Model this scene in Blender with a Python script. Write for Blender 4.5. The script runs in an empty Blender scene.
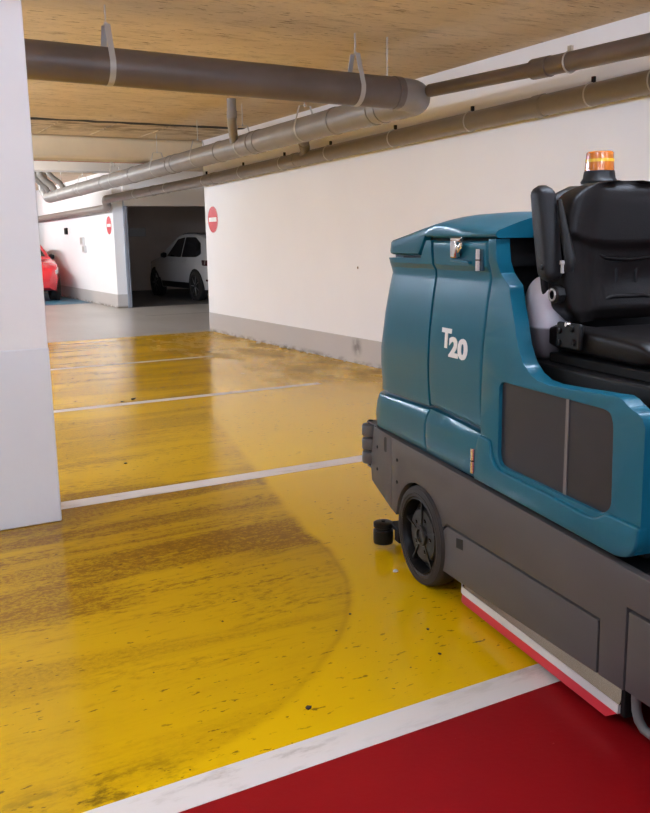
import bpy, bmesh, math, random
from mathutils import Vector, Matrix
random.seed(7)
S = bpy.context.scene
C = S.collection
PI = math.pi

# ------------------------------------------------------------------ camera
F_PX, YAW, PITCH, ROLL, CAM_H = 867.6, 0.50575, 0.19088, -0.0167, 1.45
fw = Vector((math.sin(YAW)*math.cos(PITCH), math.cos(YAW)*math.cos(PITCH), -math.sin(PITCH)))
rt = fw.cross(Vector((0, 0, 1))).normalized()
up = rt.cross(fw)
r2 = rt*math.cos(ROLL) + up*math.sin(ROLL)
u2 = -rt*math.sin(ROLL) + up*math.cos(ROLL)
cd = bpy.data.cameras.new('camera')
cd.sensor_fit = 'VERTICAL'
cd.sensor_height = 24.0
cd.lens = 24.0*F_PX/813.0
cd.clip_start = 0.05
cam = bpy.data.objects.new('camera', cd)
C.objects.link(cam)
cam.matrix_world = Matrix(((r2.x, u2.x, -fw.x, 0), (r2.y, u2.y, -fw.y, 0), (r2.z, u2.z, -fw.z, CAM_H), (0, 0, 0, 1)))
S.camera = cam

# ------------------------------------------------------------------ world, exposure
w = bpy.data.worlds.new('world')
S.world = w
w.use_nodes = True
w.node_tree.nodes['Background'].inputs[0].default_value = (0.9, 0.95, 1.0, 1)
w.node_tree.nodes['Background'].inputs[1].default_value = 1.0
S.view_settings.view_transform = 'Standard'
S.view_settings.look = 'None'
S.view_settings.gamma = 1.0
S.view_settings.use_curve_mapping = False
S.view_settings.exposure = 0.0
S.cycles.max_bounces = 12
S.cycles.diffuse_bounces = 8
S.cycles.glossy_bounces = 4
FILL_NEAR = 98.0     # unseen tube lamps added over the red bays
FILL_AISLE = 290.0   # unseen tube lamps added over the aisle to brighten the right wall
FILL_FAR = 260.0      # unseen tube lamps added over the driveway in place of daylight

# ------------------------------------------------------------------ material helpers
def nt(m):
    m.use_nodes = True
    t = m.node_tree
    return t, t.nodes, t.links, t.nodes['Principled BSDF']

def mat(name, col, rough=0.5, metal=0.0, var=0.12, scale=6.0, bump=0.0, bscale=60.0, coat=0.0, spec=0.5, trans=0.0):
    m = bpy.data.materials.new(name)
    t, N, L, P = nt(m)
    P.inputs['Roughness'].default_value = rough
    P.inputs['Metallic'].default_value = metal
    P.inputs['Specular IOR Level'].default_value = spec
    P.inputs['Coat Weight'].default_value = coat
    P.inputs['Coat Roughness'].default_value = 0.12
    P.inputs['Transmission Weight'].default_value = trans
    tc = N.new('ShaderNodeTexCoord')
    no = N.new('ShaderNodeTexNoise')
    no.inputs['Scale'].default_value = scale
    no.inputs['Detail'].default_value = 5
    L.new(tc.outputs['Object'], no.inputs['Vector'])
    mx = N.new('ShaderNodeMix'); mx.data_type = 'RGBA'
    mx.inputs['A'].default_value = tuple(c*(1-var) for c in col) + (1,)
    mx.inputs['B'].default_value = tuple(min(1, c*(1+var)) for c in col) + (1,)
    L.new(no.outputs['Fac'], mx.inputs['Factor'])
    L.new(mx.outputs['Result'], P.inputs['Base Color'])
    if bump:
        n2 = N.new('ShaderNodeTexNoise'); n2.inputs['Scale'].default_value = bscale
        n2.inputs['Detail'].default_value = 4
        L.new(tc.outputs['Object'], n2.inputs['Vector'])
        b = N.new('ShaderNodeBump'); b.inputs['Strength'].default_value = bump
        b.inputs['Distance'].default_value = 0.01
        L.new(n2.outputs['Fac'], b.inputs['Height'])
        L.new(b.outputs['Normal'], P.inputs['Normal'])
    return m

class G:
    """tiny node-graph builder"""
    def __init__(s, m):
        s.t, s.N, s.L, s.P = nt(m)
        s.tc = s.N.new('ShaderNodeTexCoord')
        sp = s.N.new('ShaderNodeSeparateXYZ')
        s.L.new(s.tc.outputs['Object'], sp.inputs[0])
        s.x, s.y, s.z = sp.outputs
    def put(s, v, sock):
        if isinstance(v, (int, float)): sock.default_value = v
        else: s.L.new(v, sock)
    def m(s, op, a, b=0.0, c=0.0):
        n = s.N.new('ShaderNodeMath'); n.operation = op
        s.put(a, n.inputs[0]); s.put(b, n.inputs[1]); s.put(c, n.inputs[2])
        return n.outputs[0]
    def ramp(s, v, lo, hi, a=0.0, b=1.0):
        n = s.N.new('ShaderNodeMapRange'); n.interpolation_type = 'SMOOTHSTEP'
        s.put(v, n.inputs[0])
        for i, q in enumerate((lo, hi, a, b)): n.inputs[1+i].default_value = q
        return n.outputs[0]
    def noise(s, scale, loc=(0, 0, 0), rot=0.0, detail=5, rough=0.55, dist=0.0):
        mp = s.N.new('ShaderNodeMapping')
        mp.inputs['Location'].default_value = loc
        mp.inputs['Rotation'].default_value = (0, 0, rot)
        mp.inputs['Scale'].default_value = scale
        s.L.new(s.tc.outputs['Object'], mp.inputs[0])
        n = s.N.new('ShaderNodeTexNoise')
        n.inputs['Scale'].default_value = 1.0
        n.inputs['Detail'].default_value = detail
        n.inputs['Roughness'].default_value = rough
        n.inputs['Distortion'].default_value = dist
        s.L.new(mp.outputs[0], n.inputs['Vector'])
        return n.outputs['Fac']
    def mix(s, f, a, b):
        n = s.N.new('ShaderNodeMix'); n.data_type = 'RGBA'
        s.put(f, n.inputs['Factor'])
        for v, k in ((a, 'A'), (b, 'B')):
            if isinstance(v, tuple): n.inputs[k].default_value = v + (1,)
            else: s.L.new(v, n.inputs[k])
        return n.outputs['Result']
    def bump(s, h, strength, dist=0.01):
        b = s.N.new('ShaderNodeBump'); b.inputs['Strength'].default_value = strength
        b.inputs['Distance'].default_value = dist
        s.L.new(h, b.inputs['Height']); s.L.new(b.outputs[0], s.P.inputs['Normal'])

# --- yellow bay paint with the scrubbed sweep and a painted reflection edge beyond it
YEL = bpy.data.materials.new('yellow_floor_paint')
g = G(YEL)
dx = g.m('MAXIMUM', g.m('SUBTRACT', g.x, 0.3), 0.0)
dy = g.m('SUBTRACT', g.y, 3.7)
dist = g.m('SQRT', g.m('ADD', g.m('MULTIPLY', dx, dx), g.m('MULTIPLY', dy, dy)))
wob = g.m('MULTIPLY', g.m('SUBTRACT', g.noise((3, 3, 3)), 0.5), 0.06)
in1 = g.ramp(g.m('ADD', dist, wob), 1.60, 1.66, 1.0, 0.0)
ln = g.m('SUBTRACT', g.x, g.m('ADD', g.m('MULTIPLY', g.m('SUBTRACT', g.y, 3.6), 0.235), g.m('ADD', 1.885, g.m('MULTIPLY', g.m('MAXIMUM', g.m('SUBTRACT', g.y, 6.8), 0.0), 0.17))))  # far bend of the dirty lane paints the wall corner's reflection edge
in2 = g.m('MULTIPLY', g.ramp(g.m('ADD', ln, wob), -0.02, 0.06, 1.0, 0.0), g.ramp(g.y, 3.55, 3.8))
inside = g.m('MAXIMUM', in1, in2)
streak = g.ramp(g.noise((0.9, 11, 1), rot=0.12, detail=7, rough=0.65, dist=0.4), 0.47, 0.70)
fine = g.ramp(g.noise((5, 60, 1), rot=0.12, detail=5, rough=0.7), 0.48, 0.72)
cloud = g.ramp(g.noise((0.9, 0.9, 1), loc=(4.3, 1.2, 0), detail=4), 0.36, 0.66)
upper_ = g.ramp(g.m('ADD', g.y, g.m('MULTIPLY', g.x, 0.35)), 2.5, 3.9, 0.25, 1.0)
grit = g.ramp(g.noise((46, 60, 1), detail=6, rough=0.8), 0.40, 0.64)
grit2 = g.ramp(g.noise((15, 38, 1), loc=(3, 8, 0), rot=0.25, detail=5, rough=0.75), 0.44, 0.66)
band1 = g.ramp(g.noise((0.42, 2.3, 1), loc=(1.7, 0.35, 0), rot=0.10, detail=5, rough=0.6, dist=0.5), 0.42, 0.56)
band2 = g.ramp(g.noise((0.8, 5.0, 1), loc=(6, 2, 0), rot=-0.12, detail=6, rough=0.65, dist=0.3), 0.44, 0.60)
edge = g.m('MULTIPLY', g.ramp(g.m('ABSOLUTE', g.m('SUBTRACT', g.m('ADD', dist, wob), 1.615)), 0.0, 0.020, 1.0, 0.0), g.m('MULTIPLY', g.ramp(g.y, 2.1, 2.6), g.ramp(g.y, 3.45, 3.6, 1.0, 0.0)))
d1 = g.m('ADD', g.m('ADD', 0.12, g.m('MULTIPLY', upper_, 0.10)), g.m('MULTIPLY', cloud, 0.12))
d1 = g.m('ADD', d1, g.m('MULTIPLY', g.m('MULTIPLY', band1, upper_), g.m('ADD', 0.22, g.m('MULTIPLY', grit, 0.55))))
d1 = g.m('ADD', d1, g.m('MULTIPLY', g.m('MULTIPLY', band2, upper_), g.m('MULTIPLY', grit2, 0.75)))
d1 = g.m('ADD', d1, g.m('MULTIPLY', streak, g.m('MULTIPLY', fine, 0.34)))
d1 = g.m('MULTIPLY', d1, g.ramp(g.y, 4.6, 6.0, 1.0, 0.62))
d1 = g.m('ADD', g.m('MULTIPLY', d1, inside), g.m('MULTIPLY', edge, 0.16))
specks = g.m('MULTIPLY', g.ramp(g.noise((18, 44, 1), loc=(5, 1, 0), rot=0.2, detail=3, rough=0.6), 0.62, 0.68), g.ramp(g.noise((1.1, 2.2, 1), loc=(9, 3, 0), rot=0.1, detail=2), 0.42, 0.56))
foot = g.m('MULTIPLY', g.ramp(g.m('ABSOLUTE', g.m('SUBTRACT', g.y, 2.12)), 0.0, 0.14, 1.0, 0.0), g.m('MULTIPLY', g.ramp(g.x, 0.9, 0.5), g.ramp(g.noise((7, 12, 1), detail=6, rough=0.7), 0.48, 0.62)))
specks = g.m('MAXIMUM', specks, foot)
# dry grime along the wall
wallside = g.m('MULTIPLY', g.ramp(g.x, 3.0, 4.7), g.ramp(g.y, 6.6, 8.2))
wg = g.m('MULTIPLY', wallside, g.ramp(g.noise((2.2, 1.2, 1), loc=(1, 7, 0), detail=8, rough=0.7), 0.38, 0.68))
base = g.mix(g.noise((0.6, 0.6, 1), detail=3), (0.67, 0.385, 0.002), (0.73, 0.435, 0.003))
c1 = g.mix(g.m('MINIMUM', d1, 0.9), base, (0.21, 0.088, 0.004))
c1 = g.mix(g.m('MULTIPLY', specks, 0.75), c1, (0.06, 0.03, 0.006))
c2 = g.mix(g.m('MULTIPLY', wg, 0.85), c1, (0.20, 0.125, 0.05))
c3 = g.mix(g.m('MULTIPLY', g.ramp(g.noise((34, 34, 1), detail=2), 0.735, 0.76), 0.85), c2, (0.03, 0.02, 0.012))
g.L.new(c3, g.P.inputs['Base Color'])
rg = g.m('ADD', g.m('ADD', 0.10, g.m('MULTIPLY', wg, 0.35)), g.m('MULTIPLY', g.noise((5, 5, 1)), 0.12))
g.L.new(rg, g.P.inputs['Roughness'])
g.P.inputs['Specular IOR Level'].default_value = 0.12
g.bump(g.noise((45, 45, 45), detail=3), 0.03)

RED = bpy.data.materials.new('red_floor_paint')
g = G(RED)
c = g.mix(g.noise((1.2, 1.2, 1)), (0.22, 0.004, 0.006), (0.27, 0.006, 0.008))
c = g.mix(g.m('MULTIPLY', g.ramp(g.noise((30, 30, 1), detail=2), 0.75, 0.77), 0.6), c, (0.4, 0.1, 0.08))
g.L.new(c, g.P.inputs['Base Color'])
g.L.new(g.m('ADD', 0.27, g.m('MULTIPLY', g.noise((4, 4, 1)), 0.1)), g.P.inputs['Roughness'])
g.P.inputs['Specular IOR Level'].default_value = 0.1
g.bump(g.noise((45, 45, 45), detail=3), 0.05)

LINE = bpy.data.materials.new('white_line_paint')
g = G(LINE)
n = g.m('MAXIMUM', g.m('MULTIPLY', g.ramp(g.noise((3, 9, 1), detail=8, rough=0.7), 0.5, 0.70), g.ramp(g.noise((0.9, 0.9, 1), loc=(2, 5, 0), detail=2), 0.42, 0.60, 0.25, 1.0)), g.ramp(g.y, 5.5, 9.0, 0.0, 0.55))
c = g.mix(g.m('MULTIPLY', n, 0.75), (0.72, 0.65, 0.59), (0.28, 0.20, 0.12))
g.L.new(c, g.P.inputs['Base Color']); g.P.inputs['Roughness'].default_value = 0.4

CONC_F = bpy.data.materials.new('grey_floor_coating')
g = G(CONC_F)
c = g.mix(g.ramp(g.noise((0.7, 0.35, 1), detail=6), 0.35, 0.7), (0.47, 0.44, 0.41), (0.36, 0.33, 0.30))
g.L.new(c, g.P.inputs['Base Color']); g.P.inputs['Roughness'].default_value = 0.28

CEIL = bpy.data.materials.new('ceiling_concrete')
g = G(CEIL)
n1 = g.ramp(g.noise((0.5, 0.8, 1), detail=7, rough=0.6), 0.3, 0.7)
n2 = g.ramp(g.noise((1.6, 7, 1), detail=9, rough=0.78), 0.50, 0.70)
n3 = g.m('MULTIPLY', g.ramp(g.noise((7, 26, 1), detail=5, rough=0.65, loc=(3, 2, 0)), 0.57, 0.66), g.ramp(g.noise((0.8, 1.4, 1), loc=(4, 4, 0), detail=3), 0.38, 0.56, 0.2, 1.0))
n3 = g.m('MAXIMUM', n3, g.m('MULTIPLY', g.ramp(g.m('ABSOLUTE', g.m('SUBTRACT', g.y, 12.25)), 0.2, 0.9, 1.0, 0.0), g.ramp(g.noise((2.2, 5, 1), loc=(1, 6, 0), detail=8, rough=0.7), 0.42, 0.62)))
c = g.mix(n1, (0.56, 0.455, 0.32), (0.68, 0.57, 0.42))
c = g.mix(g.m('MULTIPLY', n2, 0.75), c, (0.26, 0.19, 0.12))
c = g.mix(g.m('MULTIPLY', n3, 0.75), c, (0.10, 0.07, 0.045))
g.L.new(c, g.P.inputs['Base Color']); g.P.inputs['Roughness'].default_value = 0.85
c = g.mix(g.m('MULTIPLY', g.ramp(g.noise((5, 34, 1), loc=(8, 5, 0), detail=7, rough=0.75), 0.55, 0.68), 0.55), c, (0.25, 0.18, 0.11))
g.L.new(c, g.P.inputs['Base Color'])
g.bump(g.noise((14, 30, 14), detail=8, rough=0.7), 0.5)

WALL = mat('white_wall_paint', (0.89, 0.88, 0.89), 0.7, var=0.03, scale=1.5, bump=0.05, bscale=40)
BAND = bpy.data.materials.new('grey_band_paint')
g = G(BAND)
sx = g.m('SUBTRACT', g.y, 8.69); sz = g.m('SUBTRACT', g.z, 0.2)
st = g.ramp(g.m('SQRT', g.m('ADD', g.m('MULTIPLY', sx, sx), g.m('MULTIPLY', sz, sz))), 0.02, 0.16, 0.75, 0.0)
c = g.mix(g.noise((2, 2, 6)), (0.50, 0.47, 0.455), (0.56, 0.53, 0.51))
dirt = g.m('MULTIPLY', g.ramp(g.z, 0.0, 0.07, 1.0, 0.0), g.ramp(g.noise((4, 4, 9), detail=7), 0.42, 0.6))
c = g.mix(g.m('MULTIPLY', dirt, 0.85), c, (0.16, 0.12, 0.08))
c = g.mix(g.m('MULTIPLY', st, g.ramp(g.noise((8, 8, 8)), 0.3, 0.6)), c, (0.10, 0.085, 0.075))
g.L.new(c, g.P.inputs['Base Color']); g.P.inputs['Roughness'].default_value = 0.6
COLW = mat('column_white', (0.82, 0.785, 0.765), 0.7, var=0.04, scale=3, bump=0.12, bscale=25)
COLB = mat('column_grey_band', (0.74, 0.735, 0.745), 0.65, var=0.04, scale=3, bump=0.12, bscale=25)
BEAMM = mat('beam_concrete', (0.60, 0.50, 0.34), 0.8, var=0.15, scale=3, bump=0.1, bscale=20)
GARW = mat('garage_grey_wall', (0.78, 0.68, 0.60), 0.8, var=0.1, scale=2)
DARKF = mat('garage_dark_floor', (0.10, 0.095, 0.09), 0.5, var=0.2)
BLUEF = mat('blue_floor_paint', (0.05, 0.16, 0.24), 0.4, var=0.2)
GAP = mat('dark_gap', (0.012, 0.011, 0.010), 0.9)
PIPE = mat('grey_pvc_pipe', (0.225, 0.205, 0.19), 0.42, var=0.28, scale=3.5)
PIPE_D = mat('dark_grey_pvc_pipe', (0.120, 0.091, 0.077), 0.42, var=0.45, scale=3)
PIPE_W = mat('taupe_wall_pipe', (0.22, 0.19, 0.165), 0.45, var=0.15, scale=4)
ZINC = mat('galvanised_steel', (0.55, 0.53, 0.50), 0.4, metal=0.75, var=0.15, scale=20)
STRAP = mat('grey_strap', (0.42, 0.40, 0.375), 0.5, metal=0.2, var=0.1)
REDP = mat('red_conduit_paint', (0.45, 0.10, 0.07), 0.5)
SIGNR = mat('sign_red', (0.62, 0.035, 0.05), 0.45, var=0.05)
SIGNW = mat('sign_white', (0.82, 0.80, 0.78), 0.45, var=0.03)
STEELB = mat('blue_grey_steel', (0.36, 0.39, 0.46), 0.4, metal=0.2)
PLASTW = mat('white_plastic', (0.62, 0.62, 0.62), 0.5, var=0.05)
# machine
TEAL = mat('teal_moulded_plastic', (0.008, 0.118, 0.180), 0.32, var=0.05, scale=9, bump=0.03, bscale=260, spec=0.14, coat=0.22)
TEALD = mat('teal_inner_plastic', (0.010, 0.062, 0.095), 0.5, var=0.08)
SKIRT = mat('grey_powder_coat', (0.088, 0.080, 0.079), 0.5, var=0.06, bump=0.04, bscale=300, spec=0.3)
BLACK = mat('black_plastic', (0.008, 0.0075, 0.0075), 0.45, var=0.2, spec=0.3)
CHASS = mat('black_chassis', (0.006, 0.006, 0.006), 0.7, spec=0.2)
RUBBER = mat('tyre_rubber', (0.036, 0.031, 0.029), 0.65, var=0.2, scale=20, spec=0.2)
RIM = mat('black_rim', (0.008, 0.007, 0.007), 0.35, var=0.2, spec=0.2)
VINYL = mat('black_seat_vinyl', (0.0075, 0.0055, 0.005), 0.40, var=0.15, bump=0.12, bscale=250, spec=0.16)
ARMM = mat('black_arm_foam', (0.012, 0.011, 0.0115), 0.45, var=0.15, bump=0.1, bscale=200, spec=0.25)
CHROME = mat('chrome', (0.78, 0.74, 0.70), 0.22, metal=1.0, var=0.1, scale=40)
GLASSY = mat('smoked_window', (0.030, 0.032, 0.040), 0.30, var=0.15, scale=5, spec=0.3)
RIB = mat('window_rib', (0.16, 0.145, 0.14), 0.5)
SQRED = mat('red_squeegee_rubber', (0.62, 0.030, 0.045), 0.45, var=0.06)
SQWHT = mat('white_squeegee_strip', (0.66, 0.64, 0.61), 0.45, var=0.06)
STEEL = mat('stainless_strip', (0.30, 0.245, 0.19), 0.22, metal=1.0, var=0.12, scale=14)
HOSE = mat('grey_hose', (0.16, 0.155, 0.15), 0.5)
BUMPR = mat('grey_roller_rubber', (0.10, 0.092, 0.088), 0.55)
LETTER = mat('white_decal', (0.86, 0.85, 0.83), 0.45, var=0.02)
AMBER = bpy.data.materials.new('amber_lens')
g = G(AMBER)
g.L.new(g.mix(g.noise((30, 30, 30)), (0.46, 0.10, 0.004), (0.54, 0.14, 0.006)), g.P.inputs['Base Color'])
g.P.inputs['Roughness'].default_value = 0.15
g.P.inputs['Subsurface Weight'].default_value = 0.0
g.P.inputs['Coat Weight'].default_value = 0.5
AMBER_L = mat('amber_lens_core', (0.75, 0.42, 0.02), 0.2, var=0.05)
TANK = bpy.data.materials.new('translucent_white_tank')
g = G(TANK)
lv = g.ramp(g.z, 1.135, 1.145)
g.L.new(g.mix(lv, (0.24, 0.215, 0.225), (0.80, 0.76, 0.80)), g.P.inputs['Base Color'])
g.P.inputs['Roughness'].default_value = 0.35
CARW = mat('white_car_paint', (0.62, 0.60, 0.58), 0.25, var=0.02, coat=0.5)
CARR = mat('red_car_paint', (0.62, 0.02, 0.03), 0.25, var=0.03, coat=0.5)
CARG = mat('car_glass', (0.012, 0.012, 0.014), 0.08, var=0.05)
TAIL = mat('tail_light', (0.06, 0.012, 0.012), 0.15)
ALLOY = mat('alloy_wheel', (0.16, 0.155, 0.15), 0.35, metal=0.8)
CHIP = mat('plaster_chip', (0.62, 0.58, 0.52), 0.9)
CRUMB = mat('dark_crumb', (0.03, 0.02, 0.012), 0.9)

def emis(name, col, s):
    m = bpy.data.materials.new(name)
    t, N, L, P = nt(m)
    P.inputs['Base Color'].default_value = (0.9, 0.9, 0.9, 1)
    P.inputs['Emission Color'].default_value = col + (1,)
    P.inputs['Emission Strength'].default_value = s
    return m
LN = emis('fill_tube_bay', (0.85, 1.01, 1.30), FILL_NEAR)
LA = emis('fill_tube_aisle', (0.85, 1.01, 1.30), FILL_AISLE)
LF = emis('fill_tube_daylight', (0.95, 0.97, 1.0), FILL_FAR)

# ------------------------------------------------------------------ mesh helpers
def link(name, me, m, parent=None, loc=None):
    o = bpy.data.objects.new(name, me)
    C.objects.link(o)
    if m is not None and me is not None: me.materials.append(m)
    if parent: o.parent = parent
    if loc: o.location = loc
    return o

def smooth(me, ang=35):
    for p in me.polygons: p.use_smooth = True
    me.set_sharp_from_angle(angle=math.radians(ang))

def fin(name, bm, m, parent=None, ang=35, bevel=0.0, seg=2, loc=None):
    bmesh.ops.recalc_face_normals(bm, faces=bm.faces)
    me = bpy.data.meshes.new(name)
    bm.to_mesh(me); bm.free()
    smooth(me, ang)
    o = link(name, me, m, parent, loc)
    if bevel:
        b = o.modifiers.new('bevel', 'BEVEL')
        b.width = bevel; b.segments = seg; b.limit_method = 'ANGLE'; b.angle_limit = math.radians(32)
        b.harden_normals = False
        for p in me.polygons: p.use_smooth = True
        me.set_sharp_from_angle(angle=math.radians(60))
    return o

def add_box(bm, x0, x1, y0, y1, z0, z1):
    vs = [bm.verts.new((x, y, z)) for x in (x0, x1) for y in (y0, y1) for z in (z0, z1)]
    for f in ((0, 1, 3, 2), (4, 6, 7, 5), (0, 4, 5, 1), (2, 3, 7, 6), (0, 2, 6, 4), (1, 5, 7, 3)):
        bm.faces.new([vs[i] for i in f])
    return vs

def box(name, x0, x1, y0, y1, z0, z1, m, parent=None, bevel=0.0, seg=2):
    bm = bmesh.new(); add_box(bm, x0, x1, y0, y1, z0, z1)
    return fin(name, bm, m, parent, bevel=bevel, seg=seg)

def add_tube(bm, pts, r, n=20, caps=True):
    """sweep a circle along a polyline; r may be a list"""
    P = [Vector(p) for p in pts]
    R = r if isinstance(r, (list, tuple)) else [r]*len(P)
    T = []
    for i in range(len(P)):
        a = P[max(0, i-1)]; b = P[min(len(P)-1, i+1)]
        d = b-a
        if d.length < 1e-9: d = P[min(len(P)-1, i+2)] - P[max(0, i-2)]
        T.append(d.normalized())
    ref = Vector((0, 0, 1)) if abs(T[0].z) < 0.9 else Vector((1, 0, 0))
    nrm = (ref - T[0]*ref.dot(T[0])).normalized()
    rings = []
    for i in range(len(P)):
        nrm = (nrm - T[i]*nrm.dot(T[i])).normalized()
        bn = T[i].cross(nrm)
        rings.append([bm.verts.new(P[i] + (nrm*math.cos(2*PI*k/n) + bn*math.sin(2*PI*k/n))*R[i]) for k in range(n)])
    for a, b in zip(rings, rings[1:]):
        for k in range(n):
            bm.faces.new((a[k], a[(k+1) % n], b[(k+1) % n], b[k]))
    if caps:
        bm.faces.new(rings[0]); bm.faces.new(rings[-1])

def tube(name, pts, r, m, parent=None, n=20, ang=50):
    bm = bmesh.new(); add_tube(bm, pts, r, n)
    return fin(name, bm, m, parent, ang)

def lathe(name, prof, axis, origin, m, parent=None, n=32, ang=40, cap=True):
    """prof: list of (radius, height along axis)"""
    bm = bmesh.new(); add_lathe(bm, prof, axis, origin, n, cap)
    return fin(name, bm, m, parent, ang)

def add_lathe(bm, prof, axis, origin, n=32, cap=True):
    ax = Vector(axis).normalized(); o = Vector(origin)
    ref = Vector((0, 0, 1)) if abs(ax.z) < 0.9 else Vector((1, 0, 0))
    a = (ref - ax*ref.dot(ax)).normalized(); b = ax.cross(a)
    rings = []
    for r, h in prof:
        if r < 1e-6: rings.append([bm.verts.new(o+ax*h)])
        else: rings.append([bm.verts.new(o+ax*h+(a*math.cos(2*PI*k/n)+b*math.sin(2*PI*k/n))*r) for k in range(n)])
    for p, q in zip(rings, rings[1:]):
        for k in range(n):
            k2 = (k+1) % n
            if len(p) == 1 and len(q) == 1: continue
            if len(p) == 1: bm.faces.new((p[0], q[k], q[k2]))
            elif len(q) == 1: bm.faces.new((p[k], p[k2], q[0]))
            else: bm.faces.new((p[k], p[k2], q[k2], q[k]))
    if cap and len(rings[0]) > 1: bm.faces.new(rings[0])
    if cap and len(rings[-1]) > 1: bm.faces.new(rings[-1])

def empty(name, loc=(0, 0, 0), rz=0.0):
    o = bpy.data.objects.new(name, None)
    C.objects.link(o); o.location = loc; o.rotation_euler = (0, 0, rz)
    o.empty_display_size = 0.1
    return o

def tag(o, label, cat, group=None):
    o['label'] = label; o['category'] = cat
    if group: o['group'] = group
    return o

def struct(o, label=None, cat=None):
    o['kind'] = 'structure'
    if label: o['label'] = label
    if cat: o['category'] = cat
    return o

# ================================================================== THE SETTING
XW = 5.257          # face of the right wall
YC = 13.34          # end of that wall (corner of the driveway opening)
ZC = 3.0            # ceiling
YG = 19.2           # garage front

fl = struct(box('floor', -9, 14, -9, 32, -0.25, -0.004, CONC_F), 'grey coated concrete floor of the parking garage', 'floor')
box('yellow_paint', -4, XW-0.002, 2.07, 13.27, -0.004, 0.0, YEL, fl)
box('red_paint', -4, XW-0.002, -8.9, 1.945, -0.004, 0.0, RED, fl)
box('blue_paint', 2.0, 5.42, 21.45, 31.9, -0.004, 0.0, BLUEF, fl)
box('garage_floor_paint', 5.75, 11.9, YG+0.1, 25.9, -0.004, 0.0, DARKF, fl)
for y0, y1, x0, x1 in ((1.945, 2.07, -4, XW-0.01), (4.755, 4.895, 0.92, 4.15), (7.635, 7.745, -1, 4.2), (10.29, 10.39, -1, 4.1)):
    box('painted_line', x0, x1, y0, y1, -0.003, 0.0012, LINE, fl)
box('floor_joint', 5.3, 8.6, 16.9, 16.925, -0.004, -0.0032, GAP, fl)

# ceiling slabs either side of an open movement joint
ce = struct(box('ceiling', -9, 14, -9, 11.72, ZC, ZC+0.3, CEIL), 'raw tan concrete ceiling slab', 'ceiling')
box('ceiling_slab', -9, 14, 11.79, 32, ZC, ZC+0.3, CEIL, ce)
bm = bmesh.new()
rows = []
for i in range(90):
    x = -9+i*(XW+9)/89
    a_, b_ = 11.70-random.uniform(0.0, 0.07), 11.80+random.uniform(-0.01, 0.05)
    rows.append([bm.verts.new((x, a_, ZC-0.004)), bm.verts.new((x, b_, ZC-0.004)), bm.verts.new((x, b_, ZC+0.1)), bm.verts.new((x, a_, ZC+0.1))])
for a_, b_ in zip(rows, rows[1:]):
    for j in range(4): bm.faces.new((a_[j], a_[(j+1) % 4], b_[(j+1) % 4], b_[j]))
bm.faces.new(rows[0]); bm.faces.new(rows[-1])
fin('joint_filler', bm, GAP, ce)
for xx in (2.72, 3.45, 4.2):     # formwork seams beyond the joint
    box('formwork_ridge', xx, xx+0.015, 11.85, 13.2, ZC-0.008, ZC+0.01, CEIL, ce)

wr = struct(box('wall_right', XW, XW+0.25, -9, YC, 0, ZC, WALL), 'white painted right wall of the parking bays', 'wall')
bs = struct(box('baseboard_right', XW-0.004, XW-0.0005, -9, YC, 0, 0.305, BAND), 'light grey painted band along foot of right wall', 'baseboard')
wf = struct(box('wall_far', 5.45, 5.68, YG+0.12, 32, 0, ZC, WALL), 'bright white wall beyond the driveway opening', 'wall')
bf = struct(box('baseboard_far', 5.446, 5.4495, YG+0.12, 32, 0, 0.30, BAND), 'grey painted band along foot of far wall', 'baseboard')
box('end_band', 5.446, 5.68, YG+0.116, YG+0.1195, 0, 0.30, BAND, bf)
struct(box('wall_passage', XW+0.25, 12.0, YC-0.25, YC-0.002, 0, ZC, WALL), 'return wall of the passage behind the corner', 'wall')
struct(box('wall_left', -9, -8.8, -9, 32, 0, ZC, WALL), 'white outer wall of the hall', 'wall')
struct(box('wall_back', -8.8, XW, -9, -8.8, 0, ZC, WALL), 'white wall behind the red bays', 'wall')
struct(box('wall_end', -8.8, 5.45, 31.8, 32, 0, ZC, WALL), 'white end wall of the hall', 'wall')
struct(box('wall_passage_end', 12.0, 12.2, YC-0.25, 32, 0, ZC, WALL), 'end wall of side passage', 'wall')
lt = struct(box('wall_lintel', 5.68, 12.0, YG, YG+0.22, 2.235, ZC, WALL), 'painted lintel over the open garage', 'wall')
struct(box('wall_garage_back', 5.68, 12.0, 26.0, 26.2, 0, ZC, GARW), 'dim grey back wall inside the open garage', 'wall')
struct(box('ceiling_garage', 5.68, 12.0, YG+0.22, 26.0, 2.55, 2.7, GARW), 'low ceiling of the open garage', 'ceiling')
# rolling-door guide on the wall end
dr = struct(box('door_1', 5.68, 5.755, YG+0.08, YG+0.17, 0, 2.36, STEELB), 'blue grey steel guide rail of garage door', 'door frame')
box('guide_channel', 5.755, 5.775, YG+0.105, YG+0.145, 0, 2.235, GAP, dr)
box('guide_lip', 5.66, 5.695, YG+0.05, YG+0.079, 0, 2.36, STEELB, dr)

bm_ = struct(box('ceiling_beam', -9, XW+0.25, 13.35, 13.75, 2.665, ZC, BEAMM, bevel=0.05, seg=4), 'smooth beige downstand beam across the aisle', 'beam')
b2 = struct(box('ceiling_beam', -9, XW+0.25, 16.6, 17.0, 2.75, ZC, WALL, bevel=0.01), 'pale painted beam over the driveway', 'beam')
tube('conduit', [(-8, 13.79, 2.68), (5.2, 13.79, 2.68)], 0.016, REDP, bm_, n=10)
for x in (3.1, 3.9, 4.6):
    box('conduit_clip', x, x+0.03, 13.75, 13.81, 2.655, 2.70, ZINC, bm_)

co = struct(box('column', 0.30, 0.908, 4.55, 5.12, 0, ZC, COLW, bevel=0.008), 'white concrete column with light blue grey lower half', 'column')
box('painted_band', 0.2975, 0.9105, 4.5475, 5.1225, 0, 0.93, COLB, co, bevel=0.008)

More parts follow.
